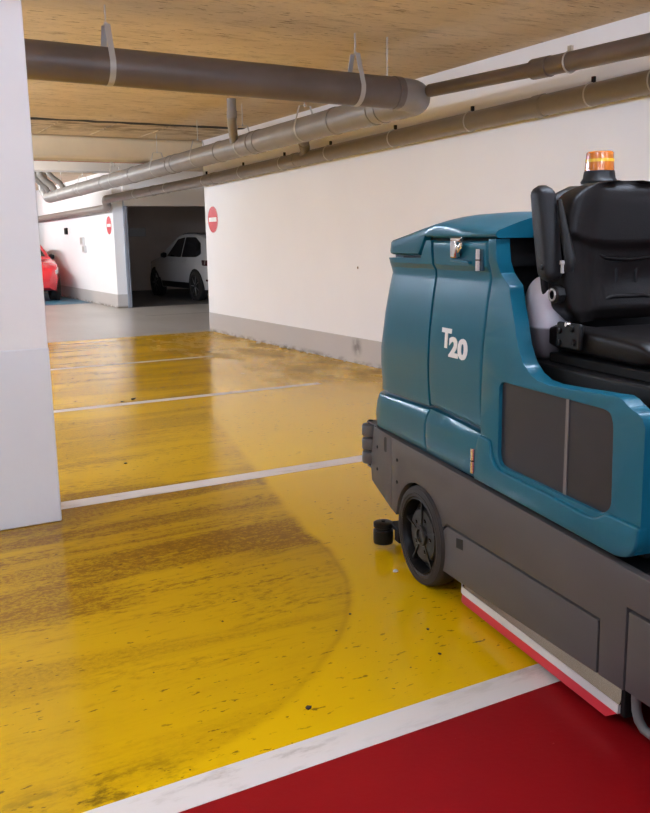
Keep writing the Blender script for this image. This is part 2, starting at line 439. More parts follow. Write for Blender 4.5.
# chips knocked out of the wall face
tag(lathe('wall_plug', [(0.016, 0), (0.014, 0.004), (0.006, 0.006), (0, 0.004)], (-1, 0, 0), (XW+0.001, 8.657, 1.117), mat('brown_plug', (0.22, 0.15, 0.09), 0.8), n=10),
    'small brown plug in the bare right wall', 'wall plug')

# ------------------------------------------------------------------ pipes
def arc(c, a, b, r, t0, t1, n):
    c, a, b = Vector(c), Vector(a), Vector(b)
    return [c + a*r*math.cos(t0+(t1-t0)*i/n) + b*r*math.sin(t0+(t1-t0)*i/n) for i in range(n+1)]

def strap(name, centre, axis, r, top, m, parent, width=0.035, th=0.004, rod_to=ZC, crown=0.035):
    """flat band hung around a pipe; axis 'x' or 'y' is the pipe's direction"""
    pts = [(-crown, r+top), (-r*1.0, r*0.15)]
    k = 14
    pts += [(-r*math.cos(PI*i/k), -r*math.sin(PI*i/k)) for i in range(k+1)]
    pts += [(r*1.0, r*0.15), (crown, r+top)]
    loop = [(p, q) for p, q in pts]
    bm = bmesh.new()
    n = len(loop)
    rows = []
    for i, (p, q) in enumerate(loop):
        a = Vector(loop[i-1]) if i else Vector(loop[n-1]); b = Vector(loop[(i+1) % n])
        d = (b-a).normalized(); nr = Vector((d.y, -d.x))
        row = []
        for off in (0.0008, th):
            for wv in (-width/2, width/2):
                x, z = p+nr.x*off, q+nr.y*off
                row.append(bm.verts.new((wv, x, z) if axis == 'x' else (x, wv, z)))
        rows.append(row)
    for i in range(n):
        a, b = rows[i], rows[(i+1) % n]
        bm.faces.new((a[0], b[0], b[1], a[1])); bm.faces.new((a[2], a[3], b[3], b[2]))
        bm.faces.new((a[0], a[2], b[2], b[0])); bm.faces.new((a[1], b[1], b[3], a[3]))
    bmesh.ops.translate(bm, verts=bm.verts, vec=centre)
    s = fin(name, bm, m, parent, 40)
    cx, cy, cz = centre
    tube('threaded_rod', [(cx, cy, cz+r+top-0.01), (cx, cy, rod_to)], 0.005, ZINC, s, n=8)
    lathe('rod_nut', [(0.013, 0), (0.013, 0.014)], (0, 0, 1), (cx, cy, cz+r+top+0.002), ZINC, s, n=6)
    return s

XP, YPX, RP = 4.31, 6.08, 0.122
def zx(x): return 2.612 - 0.0115*(x-1.6)          # fall of the cross pipe
def zy(y): return 2.560 - 0.0075*(y-6.2)          # fall of the long pipe
dp = tag(empty('drain_pipe', (XP, YPX, 0)), 'thick grey drain pipe crossing the ceiling then bending along the wall', 'pipe')
dp.location = (0, 0, 0)
tube('cross_pipe', [(-3.0, YPX, zx(-3.0)), (4.10, YPX, zx(4.10))], RP, PIPE_D, dp, n=32)['label'] = 'dark grey cross pipe'
tube('pipe_collar', [(4.03, YPX, zx(4.03)), (4.09, YPX, zx(4.09))], RP+0.006, PIPE_D, dp, n=32)
eb = [(x, y, 2.578-0.018*i/12) for i, (x, y, z) in enumerate(arc((4.18, YPX+0.13, 0), (1, 0, 0), (0, 1, 0), 0.13, -PI/2, 0, 12))]
tube('elbow', [(4.06, YPX, 2.582)] + eb + [(XP, 6.36, zy(6.36))], RP+0.004, PIPE, dp, n=32)
tube('long_pipe', [(XP, 6.3, zy(6.3)), (XP, 20.2, zy(20.2))], RP, PIPE, dp, n=32)
for y in (6.33, 6.62, 6.75, 7.45, 9.15, 9.32, 10.3, 11.9, 12.1, 13.9, 15.6, 17.5):
    tube('pipe_collar', [(XP, y, zy(y)), (XP, y+0.06, zy(y))], RP+0.006, PIPE, dp, n=28)
for x in (1.745, 3.685):
    strap('hanger_strap', (x, YPX, zx(x)), 'x', RP, 0.14, STRAP, dp, width=0.04)
for y in (8.1, 9.65, 11.1, 12.75, 15.0, 17.2, 19.0):
    strap('hanger_strap', (XP, y, zy(y)), 'y', RP, 0.10, STRAP, dp, width=0.03, crown=0.06)
tube('threaded_rod', [(3.98, YPX, zx(3.98)+RP), (3.98, YPX, ZC)], 0.005, ZINC, dp, n=8)
tube('riser_branch', [(4.05, 9.35, ZC), (4.05, 9.35, 2.80), (4.06, 9.38, 2.74), (4.11, 9.48, 2.68), (4.18, 9.62, 2.62), (4.29, 9.85, zy(9.85))], 0.052, PIPE, dp, n=18)
tube('branch_socket', [(4.05, 9.35, 2.87), (4.05, 9.35, 2.79)], 0.058, PIPE, dp, n=18)
# risers near the far end
for y, rr in ((18.6, 0.055), (19.4, 0.07), (20.0, 0.055)):
    tube('riser_branch', [(XP-0.35, y, ZC), (XP-0.33, y, 2.85), (XP-0.25, y, 2.76), (XP-0.12, y, 2.66), (XP, y, zy(y))], rr, PIPE, dp, n=14)
tube('end_bend', [(XP, 20.2, zy(20.2)), (XP, 20.35, 2.46), (XP, 20.45, 2.50), (XP-0.05, 20.5, 2.62), (XP-0.08, 20.5, ZC)], RP-0.01, PIPE, dp, n=18)

# branch pipe running back towards the red bays
bp = tag(empty('branch_pipe'), 'dark slim pipe leaving the elbow of the thick drain pipe above machine', 'pipe')
def zb(y): return 2.578 - 0.034*(5.2-y)
tube('slim_pipe', [(XP, 5.96, zb(5.9)), (XP, 4.62, zb(4.62))], 0.050, PIPE_D, bp, n=24)
tube('wide_pipe', [(XP, 4.70, zb(4.70)), (XP, -4, zb(-1.0))], 0.062, PIPE_D, bp, n=24)
tube('pipe_collar', [(XP, 4.60, zb(4.6)), (XP, 4.76, zb(4.76))], 0.068, PIPE_D, bp, n=24)
for y in (4.42, 2.6, 0.5):
    bm = bmesh.new()
    add_tube(bm, arc((XP, y, zb(y)), (1, 0, 0), (0, 0, 1), 0.066, 0, 2*PI*0.999, 24), 0.006, 8)
    cl = fin('pipe_clip', bm, ZINC, bp)
    box('clip_nut', XP-0.012, XP+0.012, y-0.015, y+0.015, zb(y)+0.066, zb(y)+0.10, ZINC, cl)

# wall pipe
wp = tag(empty('wall_pipe'), 'taupe drain pipe clipped along the white right wall', 'pipe')
XL, RL = 5.155, 0.083
def zl(y): return 2.497 - 0.0152*(y-4.7) if y < 13.4 else 2.365 - 0.004*(y-13.4)
tube('long_pipe', [(XL, -8, 2.56), (XL, 4.7, zl(4.7)), (XL, 13.4, zl(13.4)), (XL, 18.6, zl(18.6))], RL, PIPE_W, wp, n=28)
tube('offset_bend', [(XL, 18.5, zl(18.5)), (XL, 18.7, zl(18.7)), (XL+0.03, 18.85, 2.31), (XL+0.12, 19.1, 2.24), (XL+0.16, 19.3, 2.20), (XL+0.17, 19.5, 2.19)], RL+0.004, PIPE_W, wp, n=20)
tube('long_pipe', [(XL+0.17, 19.45, 2.19), (XL+0.17, 30, 2.14)], RL, PIPE_W, wp, n=20)
for y in (5.55, 9.9, 12.6, 15.5):
    tube('pipe_collar', [(XL, y, zl(y)), (XL, y+0.11, zl(y+0.11))], RL+0.007, PIPE_W, wp, n=28)
for y in (4.45, 5.05, 6.5, 7.75, 9.1, 10.3, 11.6, 13.0, 14.8, 16.6):
    bm = bmesh.new()
    add_tube(bm, arc((XL, y, zl(y)), (1, 0, 0), (0, 0, 1), RL+0.003, 0, 2*PI*0.999, 24), 0.006, 8)
    cl = fin('pipe_clip', bm, ZINC, wp)
    if y < 13.3:
        box('clip_bolt', XL+0.005, XL+0.03, y-0.012, y+0.012, zl(y)+RL+0.004, zl(y)+RL+0.05, BLACK, cl)
        tube('wall_stud', [(XL+RL, y, zl(y)), (XW, y, zl(y))], 0.006, ZINC, cl, n=8)
# swan-neck branch joining it
tube('branch_bend', [(XL-0.42, 9.2, 2.66), (XL-0.30, 9.3, 2.62), (XL-0.14, 9.45, 2.57), (XL-0.05, 9.6, 2.50), (XL, 9.78, zl(9.78))], 0.056, PIPE_W, wp, n=18)
tube('branch_socket', [(XL-0.16, 9.44, 2.575), (XL-0.08, 9.56, 2.53)], 0.064, PIPE_W, wp, n=18)

# ------------------------------------------------------------------ signs and fittings on the walls
def no_entry(xf, y, z, r, label):
    s = tag(empty('no_entry_sign', (xf, y, z)), label, 'sign')
    lathe('disc', [(r, 0), (r, 0.004), (0, 0.004)], (-1, 0, 0), (-0.0005, 0, 0), SIGNR, s, n=40)
    box('bar', -0.007, -0.0046, -r*0.74, r*0.74, -r*0.16, r*0.16, SIGNW, s)
    bm = bmesh.new()
    add_tube(bm, arc((-0.004, 0, 0), (0, 1, 0), (0, 0, 1), r*0.985, 0, 2*PI*0.999, 40), 0.003, 6)
    fin('rim', bm, SIGNW, s)
    return s
no_entry(XW, 13.02, 1.775, 0.205, 'round red no-entry sign on wall corner above yellow bays')
no_entry(5.45, 19.68, 1.825, 0.205, 'round red no-entry sign on the bright wall beside the open garage')
def wallbox(y, z, w_, h_, m, label, cat):
    s = tag(empty('switch_box', (5.45, y, z)), label, cat)
    box('housing', -0.05, -0.0005, -w_/2, w_/2, -h_/2, h_/2, m, s, bevel=0.006)
    box('cover', -0.058, -0.0505, -w_*0.34, w_*0.34, -h_*0.36, h_*0.36, GAP if m is BLACK else STRAP, s)
wallbox(23.77, 1.76, 0.22, 0.17, BLACK, 'small black box on far white wall', 'switch box')
wallbox(22.1, 1.50, 0.30, 0.20, PLASTW, 'pale switch box, upper of two on far white wall', 'switch box')
wallbox(21.95, 1.30, 0.26, 0.17, PLASTW, 'pale switch box, lower of two on far white wall', 'switch box')
gr = tag(empty('wall_plate', (7.99, 26.0, 1.74)), 'pale rectangular plate on dim back wall of open garage', 'plate')
box('panel', -0.30, 0.30, -0.02, -0.0005, -0.12, 0.12, PLASTW, gr, bevel=0.005)
box('rim', -0.31, 0.31, -0.012, -0.0008, -0.13, 0.13, STRAP, gr)

# ------------------------------------------------------------------ unseen ceiling lamps (tube battens) added to light the garage
def lamp(x, y, along, m, label, group, L=1.5, drop=0.36):
    """bare tube on a slim rail, hung from the ceiling on two rods"""
    s = tag(empty('fill_lamp', (x, y, ZC), 0 if along == 'x' else PI/2), label, 'lamp', group)
    box('rail', -L/2, L/2, -0.022, 0.022, -drop, -drop+0.035, SIGNW, s, bevel=0.004)
    box('end_cap', -L/2-0.02, -L/2-0.0005, -0.024, 0.024, -drop-0.07, -drop+0.035, PLASTW, s, bevel=0.004)
    box('end_cap', L/2+0.0005, L/2+0.02, -0.024, 0.024, -drop-0.07, -drop+0.035, PLASTW, s, bevel=0.004)
    tube('lamp_tube', [(-L/2, 0, -drop-0.040), (L/2, 0, -drop-0.040)], 0.026, m, s, n=12)
    for q in (-0.5, 0.5):
        tube('hanger_rod', [(q, 0, -drop+0.035), (q, 0, 0)], 0.004, ZINC, s, n=8)
for x, y in ((-0.6, 1.2), (2.6, 1.9), (-3.0, 2.6), (0.4, -1.5), (3.4, -0.9), (-3.0, -1.6), (1.0, -4.5)):
    lamp(x, y, 'x', LN, 'added unseen tube lamp hung over the red bays', 'added tube lamps over the red bays')
for x, y in ((-1.6, 6.2), (-1.0, 8.6), (-0.2, 10.9), (-3.4, 8.0), (-2.6, 12.0)):
    lamp(x, y, 'x', LA, 'added unseen tube lamp hung over the aisle', 'added tube lamps over the aisle')
for x, y in ((1.2, 15.2), (1.9, 18.4), (2.5, 21.6), (3.0, 25.5)):
    lamp(x, y, 'y', LF, 'added unseen tube lamp standing in for daylight over the driveway', 'added tube lamps over the driveway')

# ================================================================== FLOOR SCRUBBER
MO = Vector((2.120, 3.342, 0)); MYAW = math.radians(9.5)
mc = tag(empty('floor_scrubber', MO, math.atan2(-math.cos(MYAW), -math.sin(MYAW))),
         'teal and grey ride-on floor scrubber with black seat and amber beacon', 'scrubber')
# local axes: X = u (towards the machine's nose), Y = v (towards its far side), Z = up.  near side plane: v = 0
MW = 1.06

def lerp_tab(t, x):
    if x <= t[0][0]: return t[0][1]
    for (a, p), (b, q) in zip(t, t[1:]):
        if x <= b:
            s = (x-a)/(b-a)
            return p+(q-p)*s
    return t[-1][1]

LEAN = [(0.58, 0.010), (0.62, 0.002), (0.68, 0.0), (0.735, 0.004), (0.76, 0.016), (0.80, 0.010), (0.88, 0.003), (0.97, 0.002), (1.06, 0.006), (1.14, 0.013), (1.22, 0.023), (1.30, 0.036), (1.325, 0.034), (1.345, 0.022), (1.40, 0.018), (1.5, 0.018)]
# rear silhouette (apparent position on the side plane) -> start of corner round
SIL = [(0.586, 0.026), (0.643, 0.003), (0.727, 0.027), (0.760, 0.078), (0.80, 0.080), (0.885, 0.064), (0.967, 0.065), (1.05, 0.09), (1.137, 0.119), (1.24, 0.165), (1.305, 0.198), (1.345, 0.165), (1.377, 0.146), (1.44, 0.157)]
RC = 0.16
def uc_of(w_): return lerp_tab(SIL, w_) + 0.034 - 2.3*lerp_tab(LEAN, w_)

def body_map(u, v, w_):
    """flat panel coords -> body surface (lean + rear corner wrap). v>0 inward"""
    l = lerp_tab(LEAN, w_)
    uc = uc_of(w_)
    if u >= uc: return (u, v+l, w_)
    s = uc-u
    q = RC*PI/2
    if s < q:
        a = s/RC
        return (uc-(RC-v)*math.sin(a), l+RC-(RC-v)*math.cos(a), w_)
    return (uc-RC+v, l+RC+(s-q), w_)

def panel(name, poly, v0, v1, m, parent, bevel=0.01, seg=3, fn=None, du=0.05, dw=0.04, holes=(), cuts=(), tri=False, ang=40):
    """bevelled slab: outline in (u,w), from v0 (outer face) to v1, mapped by fn"""
    bm = bmesh.new()
    loops = []
    for lp in [poly] + list(holes):
        vs = [bm.verts.new((p[0], v0, p[1])) for p in lp]
        loops.append([bm.edges.new((vs[i], vs[(i+1) % len(vs)])) for i in range(len(vs))])
    if holes or tri:
        bmesh.ops.triangle_fill(bm, use_beauty=True, use_dissolve=False, edges=[e for l in loops for e in l])
    else:
        bm.faces.new([e.verts[0] if e.verts[0] in loops[0][i-1].verts else e.verts[1] for i, e in enumerate(loops[0])])
    if fn:
        us = [p[0] for p in poly]; ws = [p[1] for p in poly]
        k = min(us)+du
        while k < max(us):
            bmesh.ops.bisect_plane(bm, geom=bm.verts[:]+bm.edges[:]+bm.faces[:], plane_co=(k, 0, 0), plane_no=(1, 0, 0)); k += du
        k = min(ws)+dw
        while k < max(ws):
            bmesh.ops.bisect_plane(bm, geom=bm.verts[:]+bm.edges[:]+bm.faces[:], plane_co=(0, 0, k), plane_no=(0, 0, 1)); k += dw
    for k in cuts:
        bmesh.ops.bisect_plane(bm, geom=bm.verts[:]+bm.edges[:]+bm.faces[:], plane_co=(0, 0, k), plane_no=(0, 0, 1))
    ff = bm.faces[:]
    ret = bmesh.ops.extrude_face_region(bm, geom=ff)
    for e in ret['geom']:
        if isinstance(e, bmesh.types.BMVert): e.co.y = v1
    if bevel:
        # bevel rim of the outer face
        bmesh.ops.recalc_face_normals(bm, faces=bm.faces)
        es = [e for e in bm.edges if len(e.link_faces) == 2 and abs(e.verts[0].co.y-v0) < 1e-6 and abs(e.verts[1].co.y-v0) < 1e-6
              and abs(e.link_faces[0].normal.dot(e.link_faces[1].normal)) < 0.3]
        bmesh.ops.bevel(bm, geom=es, offset=bevel, offset_type='OFFSET', segments=seg, profile=0.5, affect='EDGES', clamp_overlap=True)
    if fn:
        for v in bm.verts: v.co = Vector(fn(v.co.x, v.co.y, v.co.z))
    return fin(name, bm, m, parent, ang=ang)

def rounded(poly, r, n=5):
    """round the corners of a polygon"""
    out = []
    k = len(poly)
    for i in range(k):
        p = Vector(poly[i]); a = Vector(poly[i-1]); b = Vector(poly[(i+1) % k])
        rr = r[i] if isinstance(r, (list, tuple)) else r
        if rr <= 0: out.append(tuple(p)); continue
        da = (a-p); db = (b-p)
        ra = min(rr, da.length*0.45, db.length*0.45)
        s = p+da.normalized()*ra; e = p+db.normalized()*ra
        for j in range(n+1):
            t = j/n
            q = s*(1-t)**2 + p*2*t*(1-t) + e*t*t
            out.append((q.x, q.y))
    return out

# ---- chassis and inner volumes
box('chassis', 0.02, 2.38, 0.16, 0.90, 0.15, 0.565, CHASS, mc)
box('chassis_side', 0.70, 2.38, 0.032, 0.16, 0.20, 0.525, CHASS, mc)
box('chassis_side', 0.0, 0.19, 0.032, 0.16, 0.31, 0.56, CHASS, mc)
box('chassis_side', 0.19, 0.70, 0.032, 0.16, 0.46, 0.55, CHASS, mc)
box('scrub_deck', 0.75, 1.75, 0.20, 0.86, 0.02, 0.15, CHASS, mc)
# inner body, follows the panels a little inside
def ring_core(w_):
    uc = uc_of(w_); l = lerp_tab(LEAN, w_)+0.028
    r = RC-0.03
    pts = [(0.955, l)]
    for i in range(7):
        a = PI/2*i/6
        pts.append((uc-r*math.sin(a), l+r-r*math.cos(a)))
    pts += [(MW-q+0.0 if False else p, MW-q) for p, q in reversed(pts)]
    return pts
bm = bmesh.new()
rows = []
for w_ in (0.56, 0.64, 0.74, 0.77, 0.9, 1.05, 1.2, 1.3, 1.345, 1.40):
    rows.append([bm.verts.new((p, q, w_)) for p, q in ring_core(w_)])
for a, b in zip(rows, rows[1:]):
    for i in range(len(a)):
        j = (i+1) % len(a)
        bm.faces.new((a[i], a[j], b[j], b[i]))
bm.faces.new(rows[0]); bm.faces.new(rows[-1])
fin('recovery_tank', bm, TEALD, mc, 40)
# far-side body panel so the machine is whole from the other side
panel('side_panel', rounded([(0.12, 0.58), (1.80, 0.58), (1.80, 0.99), (1.30, 1.0), (1.10, 1.38), (0.20, 1.38)], 0.05), MW, MW-0.05, TEAL, mc, 0.012)
box('battery_box', 0.975, 1.79, 0.05, MW-0.055, 0.565, 0.955, CHASS, mc)

# ---- grey skirt
WC, WR = (0.450, 0.206), 0.215
def arch(r, a0, a1, n=14):
    return [(WC[0]+r*math.cos(math.radians(a0+(a1-a0)*i/n)), WC[1]+r*math.sin(math.radians(a0+(a1-a0)*i/n))) for i in range(n+1)]
def skirt_map(u, v, w_):
    if u < 0.174: v = v + (0.174-u)*0.06
    return (u, v, w_)
AR = 0.222
panel('skirt_corner', [(-0.060, 0.577), (0.172, 0.575), (0.172, 0.240), (-0.090, 0.304), (-0.108, 0.390)], 0.0, 0.03, SKIRT, mc, 0.002, 2, skirt_map, du=5, dw=5)
skp = [(0.1745, 0.575), (0.932, 0.558), (1.464, 0.545), (2.42, 0.520), (2.42, 0.436), (1.787, 0.428), (1.787, 0.176), (1.678, 0.171), (1.675, 0.345), (0.712, 0.334), (0.657, 0.297)]
skp += arch(AR, 23, 166, 20) + [(0.228, 0.228), (0.1745, 0.240)]
panel('skirt', skp, 0.0, 0.03, SKIRT, mc, 0.002, 2, tri=True)
door = [(0.667, 0.287), (0.715, 0.325), (1.665, 0.336), (1.667, 0.170), (0.90, 0.136), (0.665, 0.128)] + arch(AR, -15, 18, 4)
panel('skirt_door', door, 0.0, 0.028, SKIRT, mc, 0.003, 2)
panel('front_skirt', [(1.796, 0.418), (2.42, 0.426), (2.42, 0.20), (1.796, 0.180)], 0.0, 0.028, SKIRT, mc, 0.004, 2)
panel('skirt', [(-0.06, 0.577), (2.42, 0.52), (2.42, 0.2), (0.7, 0.13), (0.66, 0.297)] + arch(AR, 22, 171, 10) + [(0.18, 0.24), (-0.09, 0.304)], MW, MW-0.03, SKIRT, mc, 0.003, 2)
box('rear_bumper', -0.06, -0.02, 0.05, MW-0.05, 0.33, 0.565, SKIRT, mc, bevel=0.01)
# top ledge of the skirt behind the teal body
box('ledge', -0.05, 2.40, 0.032, MW-0.032, 0.566, 0.572, CHASS, mc) if False else None
panel('lift_slot', rounded([(0.086, 0.556), (0.118, 0.560), (0.118, 0.490), (0.086, 0.486)], 0.016), 0.0035, 0.008, GAP, mc, 0)
panel('lock_slot', [(0.795, 0.304), (0.846, 0.312), (0.846, 0.271), (0.795, 0.266)], -0.0012, 0.004, GAP, mc, 0)
for bu, bw in ((-0.008, 0.487), (-0.010, 0.380), (0.239, 0.483), (0.238, 0.382)):
    bv = skirt_map(bu, 0, bw)[1]
    lathe('skirt_bolt', [(0.008, 0.001), (0.007, -0.003), (0, -0.004)], (0, 1, 0), (bu, bv, bw), CHASS, mc, n=12)
# corner rollers
for k in range(3):
    z0 = 0.378+k*0.067
    lathe('bumper_roller', [(0.020, 0), (0.040, 0.004), (0.043, 0.014), (0.043, 0.048), (0.040, 0.058), (0.020, 0.062)], (0, 0, 1), (-0.135, 0.030, z0), BUMPR, mc, n=24)
lathe('roller_pin', [(0.012, 0), (0.012, 0.225)], (0, 0, 1), (-0.135, 0.030, 0.366), CHASS, mc, n=12)
box('roller_bracket', -0.150, -0.02, 0.016, 0.075, 0.579, 0.586, SKIRT, mc, bevel=0.002)
box('roller_bracket', -0.150, -0.02, 0.016, 0.075, 0.362, 0.369, SKIRT, mc, bevel=0.002)
# guide roller of the rear squeegee
lathe('guide_roller', [(0.030, 0), (0.046, 0.006), (0.048, 0.018), (0.048, 0.068), (0.040, 0.074), (0.040, 0.082), (0.047, 0.086), (0.047, 0.104), (0.036, 0.110), (0.010, 0.110), (0.010, 0.116), (0, 0.116)], (0, 0, 1), (0.022, 0.026, 0.020), BLACK, mc, n=28)
box('roller_arm', 0.02, 0.20, 0.05, 0.14, 0.105, 0.125, CHASS, mc, bevel=0.004)
box('rear_squeegee', -0.02, 0.04, 0.10, MW-0.10, 0.012, 0.09, CHASS, mc, bevel=0.006)

# ---- wheel
def wheel(name, c, r, wd, side, detail=True):
    cx, cy, cz = c      # cy = outer face
    d = side            # +1: axle runs inward along +v
    t = lathe(name, [(r*0.74, 0.012*d), (r*0.78, 0.0), (r*0.90, 0.0), (r*0.955, 0.006*d), (r*0.985, 0.018*d), (r, 0.034*d), (r, (wd-0.034)*d), (r*0.985, (wd-0.018)*d), (r*0.92, wd*d), (r*0.74, wd*d)],
              (0, 1, 0), (cx, cy, cz), RUBBER, mc, n=56, cap=False)
    bm = bmesh.new()
    for q in (0.84, 0.945):
        add_tube(bm, arc((cx, cy+0.001*d+(0.006*d if q > 0.9 else 0), cz), (1, 0, 0), (0, 0, 1), r*q, 0, 2*PI*0.9999, 56), 0.0035, 6)
    fin('sidewall_ridge', bm, RUBBER, t)
    if not detail: 
        lathe('rim', [(0, 0.03*d), (r*0.74, 0.02*d)], (0, 1, 0), (cx, cy, cz), RIM, t, n=40)
        return
    rim = lathe('rim', [(r*0.755, 0.004*d), (r*0.735, 0.002*d), (r*0.71, 0.012*d), (r*0.69, 0.055*d), (r*0.57, 0.058*d), (r*0.55, 0.030*d), (r*0.51, 0.022*d), (r*0.22, 0.020*d), (r*0.20, 0.010*d), (r*0.14, 0.008*d), (r*0.12, 0.016*d), (0, 0.016*d)],
                (0, 1, 0), (cx, cy, cz), RIM, t, n=48, cap=False)
    for k in range(5):
        a = 2*PI*k/5+0.35
        bm = bmesh.new()
        ca, sa = math.cos(a), math.sin(a)
        prof = [(r*0.17, -0.016), (r*0.48, -0.020), (r*0.72, -0.012)]
        vs = []
        for rr, _ in prof:
            wv = 0.0035 if rr < r*0.6 else 0.007
            for s_ in (-1, 1):
                for dep in (0.016, 0.045):
                    vs.append(bm.verts.new((cx+rr*ca-s_*wv*sa, cy+dep*d, cz+rr*sa+s_*wv*ca)))
        for i in (0, 4):
            a0, b0 = i, i+4
            bm.faces.new([vs[j] for j in (a0, a0+2, b0+2, b0)])
            bm.faces.new([vs[j] for j in (a0, b0, b0+1, a0+1)])
            bm.faces.new([vs[j] for j in (a0+2, a0+3, b0+3, b0+2)])
        bm.faces.new([vs[j] for j in (8, 10, 11, 9)]); bm.faces.new([vs[j] for j in (0, 1, 3, 2)])
        fin('spoke', bm, RIM, rim)
    for k in range(5):
        a = 2*PI*k/5
        lathe('wheel_nut', [(0.009, -0.002*d), (0.009, 0.012*d)], (0, 1, 0), (cx+r*0.33*math.cos(a), cy+0.018*d, cz+r*0.33*math.sin(a)), RIM, rim, n=6)
wheel('wheel', (0.490, -0.018, WR), WR, 0.115, 1)
wheel('wheel', (WC[0], MW-0.020, WR), WR, 0.115, -1, False)
wheel('wheel', (2.0, 0.46, 0.20), 0.20, 0.14, 1, False)

# ---- side squeegee
def sq_path(off):
    # plan outline, runs along the skirt and rounds inwards at the rear end
    p = [(1.725, 0.050-off), (1.2, 0.050-off), (0.785, 0.050-off)]
    p += [(0.785-(0.06+off)*math.sin(a), 0.050+0.06-(0.06+off)*math.cos(a)) for a in (PI/10, PI/5, 0.3*PI, 0.4*PI, 0.5*PI)]
    return p + [(0.785-(0.06+off), 0.20)]
def ribbon(name, z0, z1, o0, o1, th, m, cut=0.0):
    bm = bmesh.new()
    A, B = sq_path(o0), sq_path(o1)
    Ai, Bi = sq_path(o0-th), sq_path(o1-th)
    rows = []
    for i in range(len(A)):
        k = cut if i == 0 else 0
        rows.append([bm.verts.new((A[i][0]-k, A[i][1], z0)), bm.verts.new((B[i][0], B[i][1], z1)), bm.verts.new((Bi[i][0], Bi[i][1], z1)), bm.verts.new((Ai[i][0]-k, Ai[i][1], z0))])
    for a, b in zip(rows, rows[1:]):
        for j in range(4):
            bm.faces.new((a[j], a[(j+1) % 4], b[(j+1) % 4], b[j]))
    bm.faces.new(rows[0]); bm.faces.new(rows[-1])
    return fin(name, bm, m, mc, 30)
sq = ribbon('side_squeegee', 0.022, 0.062, 0.010, 0.006, 0.008, SQRED, cut=0.055)
sq['label'] = 'red rubber squeegee blade'
ws = ribbon('squeegee_strip', 0.060, 0.088, 0.012, 0.010, 0.012, SQWHT); ws['label'] = 'white squeegee clamp strip'
ss = ribbon('squeegee_rail', 0.086, 0.150, 0.008, -0.018, 0.010, STEEL); ss['label'] = 'bare steel squeegee rail'
box('squeegee_latch', 1.727, 1.748, 0.045, 0.09, 0.055, 0.150, CHASS, mc, bevel=0.004)
box('squeegee_hook', 0.735, 0.765, 0.05, 0.09, 0.09, 0.150, ZINC, mc, bevel=0.004)
tube('drain_hose', [(1.775, 0.06, 0.21), (1.776, 0.06, 0.13), (1.780, 0.06, 0.098), (1.792, 0.06, 0.072), (1.815, 0.06, 0.056), (1.85, 0.06, 0.056), (1.885, 0.06, 0.075), (1.90, 0.06, 0.11), (1.905, 0.06, 0.21)], 0.014, HOSE, mc, n=14)

# ---- teal panels
S12, S23 = 0.532, 0.960
E0 = -0.30   # panel 1 runs round the rear corner
panel('rear_corner_panel', [(E0, 0.765), (S12-0.004, 0.778), (S12-0.004, 1.315), (S12-0.012, 1.437), (0.478, 1.437), (0.425, 1.368), (E0, 1.360)], -0.0, 0.03, TEAL, mc, 0.012, 6, body_map, du=0.04, dw=0.04, cuts=(1.30, 1.325, 1.345), ang=20)
panel('rear_corner_base', [(E0, 0.588), (S12-0.020, 0.592), (S12-0.020, 0.700), (S12-0.006, 0.762), (E0, 0.742)], -0.002, 0.03, TEAL, mc, 0.014, 3, body_map, du=0.04, dw=0.03)
panel('side_door', [(S12+0.004, 0.784), (S23-0.004, 0.766), (S23-0.004, 1.434), (S12+0.004, 1.434)], 0.0, 0.03, TEAL, mc, 0.012, 6, body_map, du=0.08, dw=0.04, cuts=(1.30, 1.325, 1.345), ang=20)
panel('side_door_base', [(S12-0.010, 0.590), (S23-0.030, 0.582), (S23-0.026, 0.690), (S23-0.006, 0.750), (S12+0.006, 0.768), (S12-0.008, 0.705)], -0.002, 0.03, TEAL, mc, 0.014, 3, body_map, du=0.05, dw=0.03)

def shell_map(u, v, w_):
    l = lerp_tab(LEAN, w_) if w_ > 0.95 else 0.0
    return (u, v+l, w_)
win = rounded([(1.085, 0.962), (1.692, 0.966), (1.700, 0.690), (1.660, 0.660), (1.085, 0.668)], [0.03, 0.05, 0.03, 0.03, 0.05])
shell = [(S23+0.004, 0.575), (1.745, 0.565), (1.805, 0.585), (1.826, 0.630), (1.822, 0.945), (1.808, 0.968), (1.785, 0.980), (1.765, 0.984), (1.745, 0.992), (1.725, 1.004),
         (1.700, 1.010), (1.55, 1.001), (1.374, 0.992), (1.310, 0.997), (1.265, 1.012), (1.218, 1.045), (1.180, 1.097), (1.140, 1.178), (1.090, 1.262), (1.078, 1.285), (1.045, 1.305), (1.022, 1.325), (1.012, 1.440), (S23+0.004, 1.440), (S23+0.004, 1.3), (S23+0.004, 1.2), (S23+0.004, 1.1), (S23+0.004, 1.0), (S23+0.004, 0.8)]
panel('main_shell', shell, 0.0, 0.055, TEAL, mc, 0.010, 3, shell_map, du=5, dw=0.05, holes=[win])
panel('shell_base', rounded([(S23-0.022, 0.580), (S23-0.018, 0.690), (S23+0.008, 0.752), (1.045, 0.746), (1.052, 0.700), (1.075, 0.668), (1.115, 0.655), (1.40, 0.650), (1.60, 0.640), (1.645, 0.644), (1.690, 0.674), (1.828, 0.672), (1.828, 0.625), (1.800, 0.578), (1.745, 0.562)], [0, 0, 0.01, 0.02, 0.02, 0.03, 0.03, 0, 0.02, 0.03, 0.02, 0.01, 0.03, 0.03, 0.02], 3), -0.012, 0.02, TEAL, mc, 0.010, 3)
# window panel
box('side_window', 1.075, 1.71, 0.014, 0.022, 0.655, 0.975, GLASSY, mc)['label'] = 'smoked grey translucent side window'
box('window_rib', 1.455, 1.470, 0.011, 0.0138, 0.655, 0.975, RIB, mc)

